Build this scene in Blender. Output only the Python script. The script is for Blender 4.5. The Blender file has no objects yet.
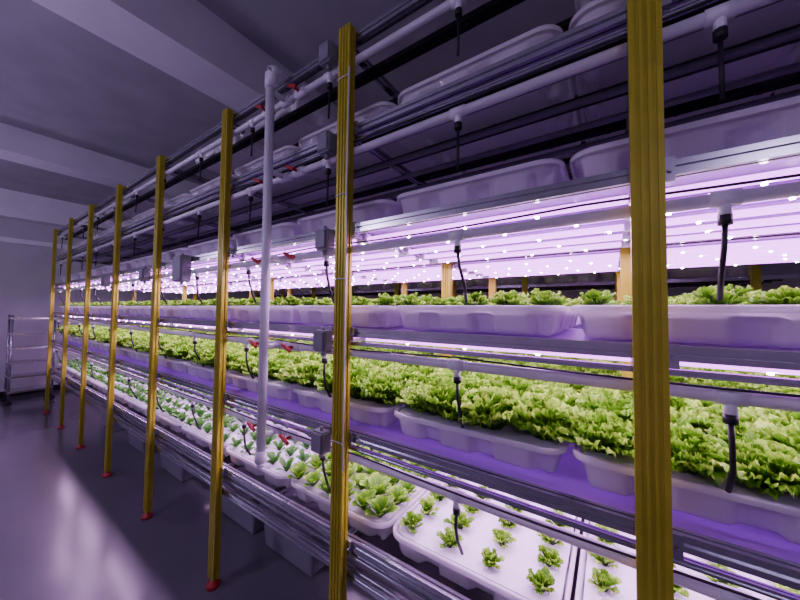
import bpy, bmesh, math, random
from mathutils import Vector, Matrix
random.seed(7)
scene = bpy.context.scene
COL = scene.collection

# ---------------------------------------------------------------- materials
def mat_basic(name, col, rough=0.5, metal=0.0, noise=0.0, nscale=20, bump=0.0, emis=None, estr=0.0, spec=0.5):
    m = bpy.data.materials.new(name); m.use_nodes = True
    nt = m.node_tree; b = nt.nodes['Principled BSDF']
    b.inputs['Base Color'].default_value = (*col, 1)
    b.inputs['Roughness'].default_value = rough
    b.inputs['Metallic'].default_value = metal
    b.inputs['Specular IOR Level'].default_value = spec
    if emis:
        b.inputs['Emission Color'].default_value = (*emis, 1)
        b.inputs['Emission Strength'].default_value = estr
    if noise or bump:
        tc = nt.nodes.new('ShaderNodeTexCoord')
        n = nt.nodes.new('ShaderNodeTexNoise'); n.inputs['Scale'].default_value = nscale
        n.inputs['Detail'].default_value = 5
        nt.links.new(tc.outputs['Object'], n.inputs['Vector'])
        if noise:
            r = nt.nodes.new('ShaderNodeValToRGB')
            r.color_ramp.elements[0].position = 0.3; r.color_ramp.elements[1].position = 0.7
            r.color_ramp.elements[0].color = (*[c*(1-noise) for c in col], 1)
            r.color_ramp.elements[1].color = (*[min(1, c*(1+noise)) for c in col], 1)
            nt.links.new(n.outputs['Fac'], r.inputs['Fac'])
            nt.links.new(r.outputs['Color'], b.inputs['Base Color'])
        if bump:
            bp = nt.nodes.new('ShaderNodeBump'); bp.inputs['Strength'].default_value = bump
            bp.inputs['Distance'].default_value = 0.01
            nt.links.new(n.outputs['Fac'], bp.inputs['Height'])
            nt.links.new(bp.outputs['Normal'], b.inputs['Normal'])
    return m

def add_translucent(m, col, fac):
    nt = m.node_tree; b = nt.nodes['Principled BSDF']
    tr = nt.nodes.new('ShaderNodeBsdfTranslucent'); tr.inputs['Color'].default_value = (*col, 1)
    mx = nt.nodes.new('ShaderNodeMixShader'); mx.inputs[0].default_value = fac
    nt.links.new(b.outputs[0], mx.inputs[1]); nt.links.new(tr.outputs[0], mx.inputs[2])
    nt.links.new(mx.outputs[0], nt.nodes['Material Output'].inputs['Surface'])

M_yel = mat_basic('yellow_coated_aluminium', (0.46, 0.44, 0.02), 0.34, 0.25, 0.08, 14)
M_alu = mat_basic('aluminium', (0.48, 0.48, 0.53), 0.22, 0.9, 0.06, 30)
M_dark = mat_basic('dark_steel', (0.012, 0.012, 0.016), 0.4, 0.5, 0.2, 20)
M_pvc = mat_basic('white_pvc', (0.76, 0.76, 0.81), 0.30, 0, 0.04, 12)
M_red = mat_basic('red_plastic', (0.42, 0.015, 0.02), 0.4, 0, 0.1, 40)
M_blk = mat_basic('black_rubber', (0.010, 0.010, 0.013), 0.45, 0, 0.2, 40)
M_box = mat_basic('grey_abs_box', (0.22, 0.22, 0.26), 0.5, 0, 0.08, 30)
M_panel = mat_basic('white_reflector_led_tint', (0.62, 0.34, 0.86), 0.3, 0, 0.04, 6)  # white panel; the purple LED glow is put into its colour
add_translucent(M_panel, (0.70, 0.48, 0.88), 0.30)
M_foam = mat_basic('foam_board', (0.74, 0.71, 0.78), 0.7, 0, 0.03, 90, 0.15)
M_wall = mat_basic('painted_plaster', (0.50, 0.50, 0.54), 0.85, 0, 0.06, 2.5, 0.1)
M_ceil = mat_basic('ceiling_concrete', (0.42, 0.42, 0.46), 0.85, 0, 0.10, 3, 0.2)
M_beam = mat_basic('beam_white_paint', (0.80, 0.80, 0.84), 0.8, 0, 0.05, 3, 0.1)
M_tube = mat_basic('led_tube_diffuser', (0.8, 0.7, 0.9), 0.4, 0, emis=(0.74, 0.15, 1.0), estr=5.0)
M_dot = mat_basic('led_chip', (1, 1, 1), 0.4, 0, emis=(1.0, 0.82, 1.0), estr=70)
M_tubeoff = mat_basic('led_tube_unlit', (0.22, 0.21, 0.26), 0.3, 0.1, 0.05, 20)
M_tote = mat_basic('grey_tote_plastic', (0.24, 0.24, 0.29), 0.5, 0, 0.05, 10)
M_dot.cycles.emission_sampling = 'NONE'

M_tray = mat_basic('translucent_tray_plastic', (0.88, 0.86, 0.89), 0.14, 0, 0.04, 8)
add_translucent(M_tray, (0.95, 0.90, 0.96), 0.40)

def leaf_mat(name, dark, mid, light):
    m = bpy.data.materials.new(name); m.use_nodes = True
    nt = m.node_tree; b = nt.nodes['Principled BSDF']
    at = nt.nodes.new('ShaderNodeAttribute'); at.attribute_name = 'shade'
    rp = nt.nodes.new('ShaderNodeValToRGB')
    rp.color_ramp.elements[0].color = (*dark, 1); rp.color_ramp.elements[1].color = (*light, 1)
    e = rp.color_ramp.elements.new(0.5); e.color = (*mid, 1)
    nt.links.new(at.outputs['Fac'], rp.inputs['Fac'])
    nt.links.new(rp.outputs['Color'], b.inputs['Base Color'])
    b.inputs['Roughness'].default_value = 0.40
    tr = nt.nodes.new('ShaderNodeBsdfTranslucent'); nt.links.new(rp.outputs['Color'], tr.inputs['Color'])
    mx = nt.nodes.new('ShaderNodeMixShader'); mx.inputs[0].default_value = 0.34
    nt.links.new(b.outputs[0], mx.inputs[1]); nt.links.new(tr.outputs[0], mx.inputs[2])
    nt.links.new(mx.outputs[0], nt.nodes['Material Output'].inputs['Surface'])
    return m
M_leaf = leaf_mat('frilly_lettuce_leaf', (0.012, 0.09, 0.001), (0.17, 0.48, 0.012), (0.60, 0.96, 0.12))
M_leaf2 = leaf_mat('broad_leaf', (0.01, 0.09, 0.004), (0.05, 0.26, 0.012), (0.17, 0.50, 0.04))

M_floor = bpy.data.materials.new('epoxy_floor'); M_floor.use_nodes = True
nt = M_floor.node_tree; b = nt.nodes['Principled BSDF']
tc = nt.nodes.new('ShaderNodeTexCoord'); n = nt.nodes.new('ShaderNodeTexNoise')
n.inputs['Scale'].default_value = 1.3; n.inputs['Detail'].default_value = 6
rp = nt.nodes.new('ShaderNodeValToRGB')
rp.color_ramp.elements[0].color = (0.10, 0.10, 0.12, 1); rp.color_ramp.elements[1].color = (0.145, 0.145, 0.17, 1)
nt.links.new(tc.outputs['Object'], n.inputs['Vector']); nt.links.new(n.outputs['Fac'], rp.inputs['Fac'])
nt.links.new(rp.outputs['Color'], b.inputs['Base Color'])
mr = nt.nodes.new('ShaderNodeMapRange'); mr.inputs['To Min'].default_value = 0.12; mr.inputs['To Max'].default_value = 0.28
nt.links.new(n.outputs['Fac'], mr.inputs['Value']); nt.links.new(mr.outputs['Result'], b.inputs['Roughness'])
b.inputs['Specular IOR Level'].default_value = 0.8

# ---------------------------------------------------------------- helpers
def box(bm, x0, x1, y0, y1, z0, z1):
    vs = [bm.verts.new(p) for p in [(x0,y0,z0),(x1,y0,z0),(x1,y1,z0),(x0,y1,z0),(x0,y0,z1),(x1,y0,z1),(x1,y1,z1),(x0,y1,z1)]]
    for f in [(3,2,1,0),(4,5,6,7),(0,1,5,4),(1,2,6,5),(2,3,7,6),(3,0,4,7)]:
        bm.faces.new([vs[i] for i in f])

def tube(bm, pts, r, seg=10, caps=True):
    pts = [Vector(p) for p in pts]; rings = []
    for i, p in enumerate(pts):
        if i == 0: d = pts[1]-pts[0]
        elif i == len(pts)-1: d = pts[-1]-pts[-2]
        else: d = (pts[i+1]-pts[i]).normalized() + (pts[i]-pts[i-1]).normalized()
        d.normalize()
        up = Vector((0,0,1)) if abs(d.z) < 0.9 else Vector((0,1,0))
        a = d.cross(up).normalized(); c = a.cross(d).normalized()
        rr = r[i] if isinstance(r, (list, tuple)) else r
        rings.append([bm.verts.new(p + rr*(math.cos(t*2*math.pi/seg)*a + math.sin(t*2*math.pi/seg)*c)) for t in range(seg)])
    for i in range(len(rings)-1):
        for j in range(seg):
            f = bm.faces.new([rings[i][j], rings[i][(j+1)%seg], rings[i+1][(j+1)%seg], rings[i+1][j]]); f.smooth = True
    if caps:
        bm.faces.new(rings[0][::-1]); bm.faces.new(rings[-1])

def prof_pts(w, h, gw, gd, l=0.0):
    a, c = w/2, h/2; g = gw/2
    return [(-a,-c),(-g,-c),(-g,-c+gd),(g,-c+gd),(g,-c),(a,-c),(a,-g),(a-gd,-g),(a-gd,g),(a,g),
            (a,c),(g,c),(g,c-gd),(-g,c-gd),(-g,c),(-a,c),(-a,g),(-a+gd,g),(-a+gd,-g),(-a,-g)]

def extrude(bm, pts, fn0, fn1):
    A = [bm.verts.new(fn0(p)) for p in pts]; B = [bm.verts.new(fn1(p)) for p in pts]
    n = len(pts)
    for i in range(n):
        bm.faces.new([A[i], A[(i+1)%n], B[(i+1)%n], B[i]])
    bm.faces.new(A[::-1]); bm.faces.new(B)

def rail_x(bm, x0, x1, y, z, w=0.03, h=0.034, gw=0.008, gd=0.006):
    extrude(bm, prof_pts(w,h,gw,gd), lambda p:(x0,y+p[0],z+p[1]), lambda p:(x1,y+p[0],z+p[1]))
def rail_y(bm, y0, y1, x, z, w=0.03, h=0.03, gw=0.010, gd=0.006):
    extrude(bm, prof_pts(w,h,gw,gd), lambda p:(x+p[0],y0,z+p[1]), lambda p:(x+p[0],y1,z+p[1]))

def finish(bm, name, mat, parent=None, loc=(0,0,0)):
    bmesh.ops.recalc_face_normals(bm, faces=bm.faces)
    me = bpy.data.meshes.new(name); bm.to_mesh(me); bm.free()
    if not isinstance(mat, (list, tuple)): mat = [mat]
    for mm in mat: me.materials.append(mm)
    o = bpy.data.objects.new(name, me); COL.objects.link(o); o.location = loc
    if parent: o.parent = parent
    return o

def empty(name, loc=(0,0,0)):
    e = bpy.data.objects.new(name, None); e.empty_display_size = 0.1; COL.objects.link(e); e.location = loc
    return e

# ---------------------------------------------------------------- dimensions
POSTS = [1.05, 0.070, -0.865, -1.80, -2.77, -3.74, -4.71, -5.68, -6.66]
X0, X1 = -6.70, 1.30
TIERS = [0.70, 1.10, 1.50, 1.91, 2.31]
RIM = {0.70:0.69, 1.10:1.125, 1.50:1.52, 1.91:1.94, 2.31:2.335}
LIT = [1.10, 1.50, 1.91]
POST_H = 2.635
D0, D1 = 0.07, 0.87
BACK = 0.93

# ---------------------------------------------------------------- room shell
RX0, RX1, RY0, RY1, RZ = -8.35, 3.2, -3.0, 5.4, 3.42
def shell(name, b6, mat):
    bm = bmesh.new(); box(bm, *b6); return finish(bm, name, mat)
shell('floor', (RX0, RX1, RY0, RY1, -0.1, 0), M_floor)
shell('ceiling', (RX0, RX1, RY0, RY1, RZ, RZ+0.1), M_ceil)
shell('wall_end', (RX0-0.1, RX0, RY0, RY1, 0, RZ), M_wall)
shell('wall_back', (RX0, RX1, RY1, RY1+0.1, 0, RZ), M_wall)
shell('wall_aisle', (RX0, RX1, RY0-0.1, RY0, 0, RZ), M_wall)
shell('wall_near', (RX1, RX1+0.1, RY0, RY1, 0, RZ), M_wall)
for i, bx in enumerate([0.75, -2.28, -5.4]):
    shell('beam_%d' % (i+1), (bx-0.17, bx+0.17, RY0, RY1, 3.08 if i < 2 else 3.14, RZ), M_beam)  # ceiling beams across the room
shell('beam_4', (RX0, RX0+0.22, RY0, RY1, 2.98, RZ), M_beam)
shell('beam_5', (RX0, RX0+0.05, RY0, RY1, 2.58, 2.66), M_beam)
shell('baseboard_end', (RX0, RX0+0.015, RY0, RY1, 0, 0.1), M_dark)

# ---------------------------------------------------------------- rack
def build_rack(yo, main=True, frontposts=True):
    R = empty('grow_rack', (0, yo, 0))
    rows = [(0, 0.0), (1, BACK)] if frontposts else [(1, BACK)]
    for row, py in rows:
        for i, px in enumerate(POSTS):
            bm = bmesh.new()
            w, d = 0.06, 0.034
            a, c = w/2, d/2
            pts = [(-a,-c),(-0.019,-c),(-0.019,-c+0.004),(-0.011,-c+0.004),(-0.011,-c),(-0.004,-c),(-0.004,-c+0.005),(0.004,-c+0.005),(0.004,-c),
                   (0.011,-c),(0.011,-c+0.004),(0.019,-c+0.004),(0.019,-c),(a,-c),
                   (a,-0.004),(a-0.006,-0.004),(a-0.006,0.004),(a,0.004),(a,c),(0.006,c),(0.006,c-0.005),(-0.006,c-0.005),(-0.006,c),(-a,c),
                   (-a,0.004),(-a+0.006,0.004),(-a+0.006,-0.004),(-a,-0.004)]
            extrude(bm, pts, lambda p:(px+p[0],py+p[1],0.045), lambda p:(px+p[0],py+p[1],POST_H))
            finish(bm, 'post_%d_%d' % (row+1, i+1), M_yel, R)
    bm = bmesh.new()
    for _, py in rows:
        for px in POSTS:
            tube(bm, [(px,py,0),(px,py,0.018),(px,py,0.022),(px,py,0.05)], [0.036,0.034,0.020,0.016], 14)
    finish(bm, 'levelling_feet', M_red, R)
    bm = bmesh.new()
    for py in (0.036, BACK-0.036):
        for T in TIERS:
            rail_x(bm, X0, X1, py, T-0.086)
            if py < 0.5 and T not in (1.91,): rail_x(bm, X0, X1, py-0.004, T-0.128, 0.016, 0.014, 0.004, 0.003)
        rail_x(bm, X0, X1, py, POST_H-0.03)
        rail_x(bm, X0, X1, py, 0.50)
    for px in POSTS:
        for T in TIERS:
            rail_y(bm, 0.052, BACK-0.052, px, T-0.098)
        rail_y(bm, 0.018, BACK-0.018, px, POST_H-0.07)
    finish(bm, 'rails', M_alu, R)
    bm = bmesh.new()
    for px in POSTS:
        for T in TIERS:
            box(bm, px+0.031, px+0.050, 0.010, 0.020, T-0.118, T-0.065)
            tube(bm, [(px+0.041,0.010,T-0.095),(px+0.041,0.004,T-0.095)], 0.005, 6)
    finish(bm, 'brackets', M_alu, R)
    bm = bmesh.new()
    for T in (2.31, 2.60) if main else (1.91, 2.31):
        for yy in (0.12, 0.33, 0.56, 0.78):
            box(bm, X0, X1, yy-0.022, yy+0.022, T-0.098, T-0.078)
            x = X0+0.1
            while x < X1:
                tube(bm, [(x,yy,T-0.098),(x,yy,T-0.106)], 0.011, 6); x += 0.2
    finish(bm, 'deck_bars', M_dark, R)
    return R

R1 = build_rack(0.0)
R2 = build_rack(BACK, True, False)
R3 = build_rack(3.1, False)

BARS = [0.12, 0.28, 0.44, 0.60, 0.76]
for Rk, yo in ((R1, 0.0), (R2, BACK)):
    for T in LIT:
        bm = bmesh.new()
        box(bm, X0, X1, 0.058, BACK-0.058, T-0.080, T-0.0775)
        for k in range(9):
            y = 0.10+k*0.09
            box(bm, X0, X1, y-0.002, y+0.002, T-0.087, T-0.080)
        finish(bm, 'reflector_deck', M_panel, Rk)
        L = empty('led_grow_light', (0, yo, T))
        bm = bmesh.new(); zt = -0.112
        for y in BARS:
            for k in range(len(POSTS)-1):
                tube(bm, [(POSTS[k+1]+0.03,y,zt),(POSTS[k]-0.03,y,zt)], 0.012, 8)
        finish(bm, 'tubes', M_tube, L)
        bm = bmesh.new()
        for y in BARS:
            for px in POSTS:
                box(bm, px-0.028, px+0.028, y-0.015, y+0.015, zt-0.014, zt+0.0245)
        finish(bm, 'tube_holders', M_pvc, L)
        bm = bmesh.new()
        for i, y in enumerate(BARS):
            x = X0+0.08+0.09*(i%3)
            while x < X1:
                tube(bm, [(x,y,zt-0.010),(x,y,zt-0.0155)], 0.0055, 6); x += 0.23
        finish(bm, 'chips', M_dot, L)
        bs = BARS if yo == 0 else [0.20, 0.60]
        for i, y in enumerate(bs):
            ld = bpy.data.lights.new('strip_lamp', 'AREA'); ld.shape = 'RECTANGLE'
            ld.size = 7.8; ld.size_y = 0.02; ld.color = (0.92, 0.55, 1.0)
            ld.energy = (20.0 if yo == 0 else 36)*(0.85 if T == 1.10 else 1.08)
            lo = bpy.data.objects.new('strip_%d' % (i+1), ld); COL.objects.link(lo)
            lo.parent = L; lo.location = ((X0+X1)/2, y, zt-0.018)

L = empty('led_grow_light', (0, 0, 2.31)); bm = bmesh.new()
for y in BARS:
    tube(bm, [(X0,y,-0.118),(X1,y,-0.118)], 0.012, 10)
finish(bm, 'tubes', M_tubeoff, L)

# ---------------------------------------------------------------- trays
TW, TD = 0.588, 0.80
def rrect(w, d, r, n):
    cx, cy = w/2-r, d/2-r
    pts = []
    def arc(x, y, a0, steps):
        for i in range(steps+1):
            a = a0+math.pi/2*i/steps
            pts.append((x+r*math.cos(a), y+r*math.sin(a)))
    arc(cx,cy,0,10); arc(-cx,cy,math.pi/2,10); arc(-cx,-cy,math.pi,10); arc(cx,-cy,1.5*math.pi,10)
    P = pts+[pts[0]]; L = [0]
    for i in range(len(P)-1): L.append(L[-1]+math.dist(P[i],P[i+1]))
    out = []
    j = 0
    for k in range(n):
        s = L[-1]*k/n
        while L[j+1] < s: j += 1
        t = (s-L[j])/max(1e-9, L[j+1]-L[j])
        out.append((P[j][0]*(1-t)+P[j+1][0]*t, P[j][1]*(1-t)+P[j+1][1]*t))
    res = []
    for k in range(n):
        a, b2 = out[k-1], out[(k+1)%n]
        dx, dy = b2[0]-a[0], b2[1]-a[1]; l = math.hypot(dx,dy)
        res.append((out[k][0], out[k][1], dy/l, -dx/l, k/n))
    return res
def tray_mesh():
    bm = bmesh.new(); n = 240
    base = rrect(TW-0.02, TD-0.02, 0.055, n)
    lv = [(-0.016,0.010,0),(-0.002,0.010,0),(0.0,0.007,0),(0.001,0.0,0),(-0.006,-0.003,0),(-0.022,-0.005,0.0),(-0.030,-0.007,0.6),(-0.045,-0.011,1),(-0.070,-0.016,1),(-0.082,-0.022,1),(-0.088,-0.032,0.9),(-0.088,-0.06,0),(-0.078,-0.068,0)]
    rings = []
    for z, off, wt in lv:
        ring = []
        for (x,y,nx,ny,s) in base:
            q = abs(((s*14) % 1.0)-0.5)*2
            ind = max(0.0, min(1.0, (q-0.55)/0.14)); ind = ind*ind*(3-2*ind)
            o = off-0.026*wt*ind
            ring.append(bm.verts.new((x+nx*o, y+ny*o, z)))
        rings.append(ring)
    for i in range(len(rings)-1):
        for j in range(n):
            f = bm.faces.new([rings[i][j], rings[i][(j+1)%n], rings[i+1][(j+1)%n], rings[i+1][j]]); f.smooth = True
    bm.faces.new(rings[-1])
    bmesh.ops.recalc_face_normals(bm, faces=bm.faces)
    me = bpy.data.meshes.new('hydroponic_tray'); bm.to_mesh(me); bm.free(); me.materials.append(M_tray)
    return me
def board_mesh(holes=None):
    bm = bmesh.new(); p = rrect(TW-0.040, TD-0.040, 0.045, 64)
    top = [bm.verts.new((x,y,-0.004)) for x,y,*_ in p]; bot = [bm.verts.new((x,y,-0.022)) for x,y,*_ in p]
    for j in range(64): bm.faces.new([top[j],top[(j+1)%64],bot[(j+1)%64],bot[j]])
    bm.faces.new(top); bm.faces.new(bot[::-1])
    bmesh.ops.recalc_face_normals(bm, faces=bm.faces)
    if holes:
        for (x,y) in holes:
            f0 = len(bm.faces)
            tube(bm, [(x,y,-0.004),(x,y,-0.0025)], 0.009, 12)
            bm.faces.ensure_lookup_table()
            for f in bm.faces[f0:]: f.material_index = 1
    me = bpy.data.meshes.new('foam_board'); bm.to_mesh(me); bm.free(); me.materials.append(M_foam); me.materials.append(M_blk)
    return me

# ---------------------------------------------------------------- plants
class Patch:
    def __init__(s): s.v=[]; s.f=[]; s.c=[]
    def leaf(s, cx, cy, cz, ang, L, W, e0, e1, ruf, rnd, shade=1.0, nl=6, nw=10, freq=1.0, lobe=0.0, fan=False):
        ca, sa = math.cos(ang), math.sin(ang); base = len(s.v)
        ph, ph2, ph3 = rnd.random()*6.28, rnd.random()*6.28, rnd.random()*6.28
        k1 = rnd.uniform(7, 10)*freq
        r = 0.004; z = 0.0
        sin, cos = math.sin, math.cos
        for i in range(nl+1):
            t = (i/nl)**0.75 if fan else i/nl
            e = e0+(e1-e0)*t*t
            if i:
                dl = (t-tp)*L
                r += cos(e)*dl; z += sin(e)*dl
            tp = t
            if fan:
                wid = W*(0.10+0.90*t**1.2)
            else:
                wid = W*(0.14+0.86*sin(min(1, t*1.25)*math.pi/2)**1.2)
                if t > 0.75: wid *= 1-0.45*((t-0.75)/0.25)**2
            wid *= 1+lobe*sin(t*17+ph3)
            ce, se = cos(e), sin(e)
            for j in range(nw+1):
                w = -1+2*j/nw
                aw = abs(w)
                edge = max(aw**1.5*(0.3+0.7*t), t**2.6*(1-0.2*aw))
                nz = sin(k1*w+ph+5*t)+0.8*sin(1.9*k1*w+ph2-11*t)+0.5*sin(15*t+3*w+ph3)
                d = ruf*edge*nz
                back = (0.75 if fan else 0.35)*wid*w*w*t
                rr = r-back*ce - d*se*0.9
                zz = z-back*se*(1 if fan else 0)+(0.12 if fan else 0.22)*wid*w*w + d*ce*0.9
                lat = w*wid + ruf*0.8*edge*sin(k1*t*1.7+ph2+4*w)*(1 if w > 0 else -1)
                s.v.append((cx+ca*rr-sa*lat, cy+sa*rr+ca*lat, max(-0.002, cz+zz)))
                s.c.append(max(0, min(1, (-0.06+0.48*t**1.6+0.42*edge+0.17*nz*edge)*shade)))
        for i in range(nl):
            for j in range(nw):
                a = base+i*(nw+1)+j
                s.f.append((a, a+1, a+nw+2, a+nw+1))
    def mesh(s, name, mat):
        me = bpy.data.meshes.new(name); me.from_pydata(s.v, [], s.f)
        at = me.attributes.new('shade', 'FLOAT', 'POINT'); at.data.foreach_set('value', s.c)
        me.polygons.foreach_set('use_smooth', [True]*len(me.polygons)); me.materials.append(mat); me.update()
        return me
def frilly(P, x, y, R, n, rnd, nl=7, nw=14, up=0.0, fine=1.0):
    g = rnd.random()*6.28; sh = rnd.uniform(0.82, 1.15)
    for k in range(n):
        q = k/n
        ang = g+k*2.399+rnd.uniform(-.25,.25)
        e0 = math.radians(min(89, 34+up+52*q)); e1 = math.radians(0+up+78*q)+rnd.uniform(-.35,.35)
        L = R*(1.0-0.06*q)*rnd.uniform(.70,1.12)
        ox, oy = rnd.uniform(-1,1)*R*0.10, rnd.uniform(-1,1)*R*0.10
        P.leaf(x+ox, y+oy, 0.0, ang, L, R*0.34*fine*rnd.uniform(.8,1.25), e0, e1, R*0.085*(0.4+0.6*fine), rnd, sh*rnd.uniform(.7,1.18), nl, nw, 1.25, 0.05, True)
def broad(P, x, y, R, n, rnd):
    g = rnd.random()*6.28; sh = rnd.uniform(0.8, 1.1)
    for k in range(n):
        q = k/n
        P.leaf(x, y, 0, g+k*2.399, R*rnd.uniform(.7,1.15), R*0.27, math.radians(40+40*q), math.radians(0+60*q), R*0.03, rnd, sh, 5, 6, 0.6)

def patch_frilly(seed, nx, ny, R, n, jit=0.012, my=0.055, nl=7, nw=14, up=0.0, fine=1.0):
    rnd = random.Random(seed); P = Patch(); hs = []
    for i in range(nx):
        for j in range(ny):
            x = (-TW/2+TW*(i+0.5)/nx)+rnd.uniform(-jit,jit); y = (-TD/2+my)+(TD-2*my)*(j/(ny-1))+rnd.uniform(-jit,jit)*0.6
            x = max(-TW/2+0.05, min(TW/2-0.05, x))
            hs.append((x,y)); frilly(P, x, y, R*rnd.uniform(.84,1.18), n, rnd, nl, nw, up, fine)
    return P.mesh('lettuce_crop', M_leaf), hs
def patch_broad(seed, nx, ny, R, n, mat=None):
    rnd = random.Random(seed); P = Patch()
    for i in range(nx):
        for j in range(ny):
            x = -TW/2+TW*(i+0.5)/nx+rnd.uniform(-.006,.006); y = -TD/2+TD*(j+0.5)/ny+rnd.uniform(-.006,.006)
            broad(P, x, y, R*rnd.uniform(.75,1.2), n, rnd)
    return P.mesh('leafy_seedlings', mat or M_leaf2)

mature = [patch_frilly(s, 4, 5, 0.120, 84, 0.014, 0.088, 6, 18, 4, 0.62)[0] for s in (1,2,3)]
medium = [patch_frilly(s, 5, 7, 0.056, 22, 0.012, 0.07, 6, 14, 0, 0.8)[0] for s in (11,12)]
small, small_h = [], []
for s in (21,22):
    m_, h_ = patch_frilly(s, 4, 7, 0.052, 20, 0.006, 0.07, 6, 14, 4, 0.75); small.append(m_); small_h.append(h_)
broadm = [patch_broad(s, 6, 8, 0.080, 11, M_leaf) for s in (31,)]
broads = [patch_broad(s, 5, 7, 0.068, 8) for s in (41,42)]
TRAY = tray_mesh(); BOARD = board_mesh(); BOARDH = [board_mesh(h) for h in small_h]

def add(name, me, parent=None, loc=(0,0,0), rz=0):
    o = bpy.data.objects.new(name, me); COL.objects.link(o); o.location = loc; o.rotation_euler = (0,0,rz)
    if parent: o.parent = parent
    return o
for ti, T in enumerate(TIERS + [2.60]):
    for k in range(13):
        xc = -6.70+0.6*k+0.3
        if T == 2.60 and k not in (3, 4, 7, 8, 11, 12): continue
        t = add('hydroponic_tray', TRAY, None, (xc, (D0+D1)/2, RIM.get(T, 2.62)))
        flip = math.pi*random.randint(0,1)
        if T == 1.10:
            add('foam_board', BOARD, t); add('lettuce', mature[k%3], t, (0,0,-0.012), flip)
        elif T == 1.50:
            add('foam_board', BOARD, t); add('lettuce', medium[k%2], t, (0,0,-0.010), flip)
        elif T == 0.70:
            if k >= 10:
                add('foam_board', BOARDH[k%2], t); add('seedlings', small[k%2], t, (0,0,-0.004))
            elif k == 9:
                add('foam_board', BOARD, t); add('seedlings', broadm[0], t, (0,0,-0.004))
            else:
                add('foam_board', BOARD, t); add('seedlings', broads[k%2], t, (0,0,-0.004), flip)
for T in TIERS:
    for k in range(13):
        t = add('hydroponic_tray', TRAY, None, (-6.40+0.6*k, BACK+(D0+D1)/2, RIM[T]))
        if T < 1.8: add('foam_board', BOARD, t)
        if T == 1.10: add('lettuce', mature[(k+1)%3], t, (0,0,-0.012))
        elif T == 1.50: add('lettuce', medium[(k+1)%2], t, (0,0,-0.010))
        elif T == 0.70: add('seedlings', broads[(k+1)%2], t, (0,0,-0.004))
for T in (0.70, 1.10, 1.91, 2.31):
    for k in range(0, 13):
        add('hydroponic_tray', TRAY, None, (-6.40+0.6*k, 3.1+(D0+D1)/2, RIM[T]))

# ---------------------------------------------------------------- pipes
PZ = [T-0.168 for T in TIERS[1:]] + [2.52]
PI = empty('irrigation_piping')
bm = bmesh.new(); PY = 0.036
for z in PZ:
    tube(bm, [(X0,PY,z),(X1,PY,z)], 0.0145, 14)
    x = -6.4
    while x < X1:
        tube(bm, [(x-0.024,PY,z),(x+0.024,PY,z)], 0.0175, 12)
        tube(bm, [(x,PY,z-0.005),(x,PY,z-0.04)], 0.011, 10)
        x += 0.6
    tube(bm, [(-1.30-0.035,PY,z),(-1.30+0.035,PY,z)], 0.020, 12)
    tube(bm, [(-1.30,PY,z),(-1.30,-0.055,z)], 0.013, 10)
    for vx in (-1.45, -1.19):
        tube(bm, [(vx-0.035,PY,z),(vx-0.03,PY,z),(vx+0.03,PY,z),(vx+0.035,PY,z)], [0.018,0.021,0.021,0.018], 12)
tube(bm, [(-1.30,-0.055,0.84),(-1.30,-0.055,2.57)], 0.020, 16)
tube(bm, [(-1.30,-0.055,2.53),(-1.30,-0.055,2.595),(-1.30,-0.050,2.615),(-1.30,-0.035,2.625),(-1.30,0.0,2.625)], 0.025, 14)
tube(bm, [(-1.30,-0.055,0.82),(-1.30,-0.055,0.87)], 0.025, 14)
tube(bm, [(-1.30,-0.055,0.82),(-1.30,-0.055,0.80)], 0.018, 14)
finish(bm, 'pvc_pipes', M_pvc, PI)
bm = bmesh.new()
for z in PZ:
    for vx in (-1.45, -1.19):
        tube(bm, [(vx,PY-0.015,z),(vx,PY-0.050,z)], 0.007, 8)
        tube(bm, [(vx-0.028,PY-0.053,z+0.014),(vx-0.018,PY-0.053,z+0.008),(vx,PY-0.053,z),(vx+0.018,PY-0.053,z-0.008),(vx+0.028,PY-0.053,z-0.014)], [0.008,0.007,0.010,0.007,0.008], 8)
finish(bm, 'valve_handles', M_red, PI)
bm = bmesh.new()
rnd = random.Random(5)
for z in PZ[:]:
    x = -6.4
    while x < X1:
        tube(bm, [(x,PY,z-0.035),(x,PY,z-0.055)], 0.012, 10)
        dy = rnd.uniform(0.0,0.02); dx = rnd.uniform(-.006,.006)
        if z < 1.8:
            tube(bm, [(x,PY,z-0.05),(x+dx,PY+0.003,z-0.10),(x+dx*2,PY+0.012+dy,z-0.155),(x+dx,PY+0.04+dy,z-0.21)], 0.0052, 8)
        else:
            tube(bm, [(x,PY,z-0.05),(x,PY-0.004,z-0.19)], 0.0045, 8)
        x += 0.6
finish(bm, 'drip_hoses', M_blk, PI)

# cables
CB = empty('power_cabling')
bm = bmesh.new()
for T in TIERS[1:]:
    pts = []; x = X0
    while x < X1:
        pts.append((x, 0.014, T-0.140-0.010*abs(math.sin(x*3.1+T*5)))); x += 0.08
    tube(bm, pts, 0.003, 6)
finish(bm, 'black_cable', M_blk, CB)
bm = bmesh.new()
tube(bm, [(-0.865+0.034,-0.02,0.9),(-0.865+0.036,-0.022,1.4),(-0.865+0.03,-0.02,2.0),(-0.865+0.034,-0.02,2.45)], 0.003, 6)
for z in (1.0, 1.62, 1.95, 2.42):
    tube(bm, [(-0.897,-0.02,z),(-0.865,-0.021,z+.003),(-0.83,-0.022,z)], 0.002, 6)
finish(bm, 'white_cable', M_pvc, CB)

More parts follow.
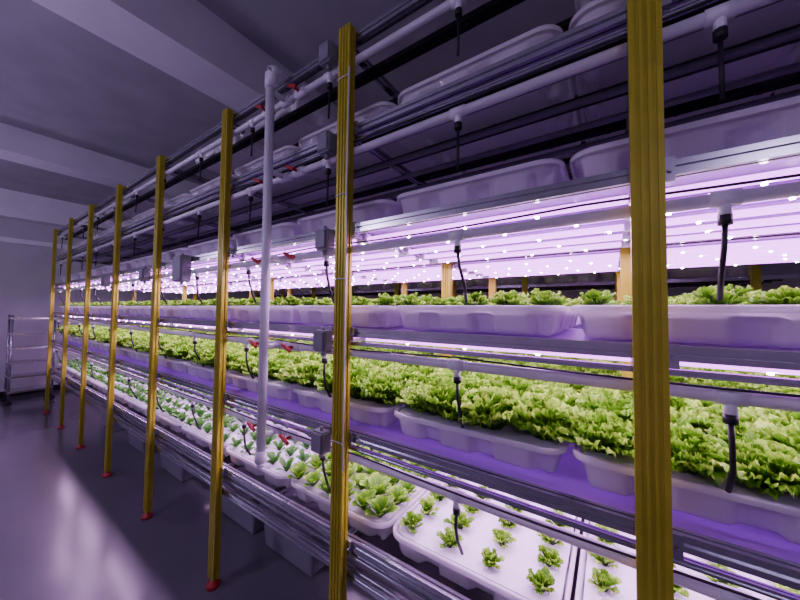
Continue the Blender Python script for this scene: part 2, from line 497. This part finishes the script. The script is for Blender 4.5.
def jbox(x, y, z, w, h, d, mat=M_box):
    bm = bmesh.new()
    box(bm, -w/2, w/2, -d/2, d/2, -h/2, h/2)
    bmesh.ops.bevel(bm, geom=bm.edges[:], offset=0.006, segments=2, affect='EDGES')
    box(bm, -w/2+0.008, w/2-0.008, -d/2-0.004, -d/2+0.002, -h/2+0.008, h/2-0.008)
    for sx in (-1,1):
        for sz in (-1,1):
            tube(bm, [(sx*(w/2-0.014),-d/2-0.006,sz*(h/2-0.014)),(sx*(w/2-0.014),-d/2,sz*(h/2-0.014))], 0.004, 6)
    tube(bm, [(0,0,-h/2),(0,0,-h/2-0.02)], 0.009, 8)
    tube(bm, [(0,0,h/2),(0,0,h/2+0.015)], 0.007, 8)
    return finish(bm, 'junction_box', mat, None, (x,y,z))
for z in PZ:
    jbox(-0.965, -0.006, z+0.045, 0.07, 0.085, 0.05)
jbox(-2.31, -0.01, 1.76, 0.13, 0.17, 0.06)
jbox(-2.97, -0.01, 1.76, 0.08, 0.10, 0.05)
jbox(-4.0, -0.01, 1.76, 0.08, 0.10, 0.05)

# totes under the rack
def tote(x, y):
    bm = bmesh.new(); w, d, h = 0.50, 0.40, 0.26
    p = rrect(w, d, 0.04, 64)
    lv = [(0.0,-0.04),(0.01,-0.03),(h-0.05,-0.008),(h-0.05,0.004),(h-0.02,0.006),(h-0.02,0.014),(h,0.014),(h+0.006,0.004),(h+0.006,-0.03),(h+0.0,-0.035)]
    rings = [[bm.verts.new((a+nx*o,b_+ny*o,z)) for a,b_,nx,ny,s in p] for z,o in lv]
    for i in range(len(rings)-1):
        for j in range(64):
            bm.faces.new([rings[i][j],rings[i][(j+1)%64],rings[i+1][(j+1)%64],rings[i+1][j]])
    bm.faces.new(rings[0][::-1]); bm.faces.new(rings[-1])
    finish(bm, 'nutrient_tank', M_tote, None, (x,y,0))
for x in (-1.62, -2.2, -3.3, -4.2, -5.2): tote(x, 0.50)

# trolley at the far end
SH = empty('shelf_trolley', (-7.72, -0.06, 0)); bm = bmesh.new()
for sx in (-0.20, 0.20):
    for sy in (-0.22, 0.22):
        tube(bm, [(sx,sy,0.08),(sx,sy,1.38)], 0.014, 8)
        tube(bm, [(sx,sy,0.08),(sx,sy,0.05)], 0.01, 8)
for z in (0.2, 0.42, 0.64, 0.86, 1.08, 1.32):
    box(bm, -0.21, 0.21, -0.23, 0.23, z-0.010, z)
    box(bm, -0.21, 0.21, -0.235, -0.225, z-0.010, z+0.02); box(bm, -0.21, 0.21, 0.225, 0.235, z-0.010, z+0.02)
    box(bm, 0.205, 0.215, -0.23, 0.23, z-0.010, z+0.02)
finish(bm, 'frame', M_alu, SH)
bm = bmesh.new()
for sx in (-0.20, 0.20):
    for sy in (-0.22, 0.22):
        tube(bm, [(sx-0.012,sy,0.04),(sx+0.012,sy,0.04)], 0.04, 14)
finish(bm, 'castors', M_blk, SH)

# ---------------------------------------------------------------- added fill lamps, out of view, for ambient light
M_fill_lamp = mat_basic('fill_lamp_glow', (0.9,0.9,1.0), 0.4, emis=(0.70, 0.52, 1.0), estr=4.0)
for lx, en in ((0.9, 16), (-2.4, 42), (-5.8, 42)):
    A = empty('fill_lamp', (lx, -2.3, 2.45)); bm = bmesh.new()
    box(bm, -0.6, 0.6, -0.04, 0.04, 0.0, 0.03)
    for sx in (-0.5, 0.5): tube(bm, [(sx,0,0.03),(sx,0,0.97)], 0.003, 6)
    finish(bm, 'housing', M_pvc, A)
    bm = bmesh.new(); tube(bm, [(-0.58,0,-0.02),(0.58,0,-0.02)], 0.018, 12); finish(bm, 'tube', M_fill_lamp, A)
    ld = bpy.data.lights.new('fill_point_data', 'POINT'); ld.energy = en; ld.color = (0.74, 0.58, 1.0); ld.shadow_soft_size = 0.12
    o = bpy.data.objects.new('fill_point', ld); COL.objects.link(o); o.parent = A; o.location = (0, 0.2, -0.02)

w = bpy.data.worlds.new('World'); scene.world = w; w.use_nodes = True
w.node_tree.nodes['Background'].inputs[0].default_value = (0.35, 0.3, 0.6, 1)
w.node_tree.nodes['Background'].inputs[1].default_value = 0.1

# ---------------------------------------------------------------- camera
F = 310.0
cd = bpy.data.cameras.new('camera'); cd.sensor_width = 36; cd.lens = F/800*36; cd.clip_start = 0.03
cam = bpy.data.objects.new('camera', cd); COL.objects.link(cam)
th = math.atan(456/F); pitch = math.atan(11/F); roll = math.radians(0.6)
fw = Vector((-math.cos(th)*math.cos(pitch), math.sin(th)*math.cos(pitch), math.sin(pitch)))
q = fw.to_track_quat('-Z', 'Y')
cam.matrix_world = Matrix.Translation((0, -0.875, 1.5)) @ q.to_matrix().to_4x4() @ Matrix.Rotation(roll, 4, 'Z')
scene.camera = cam
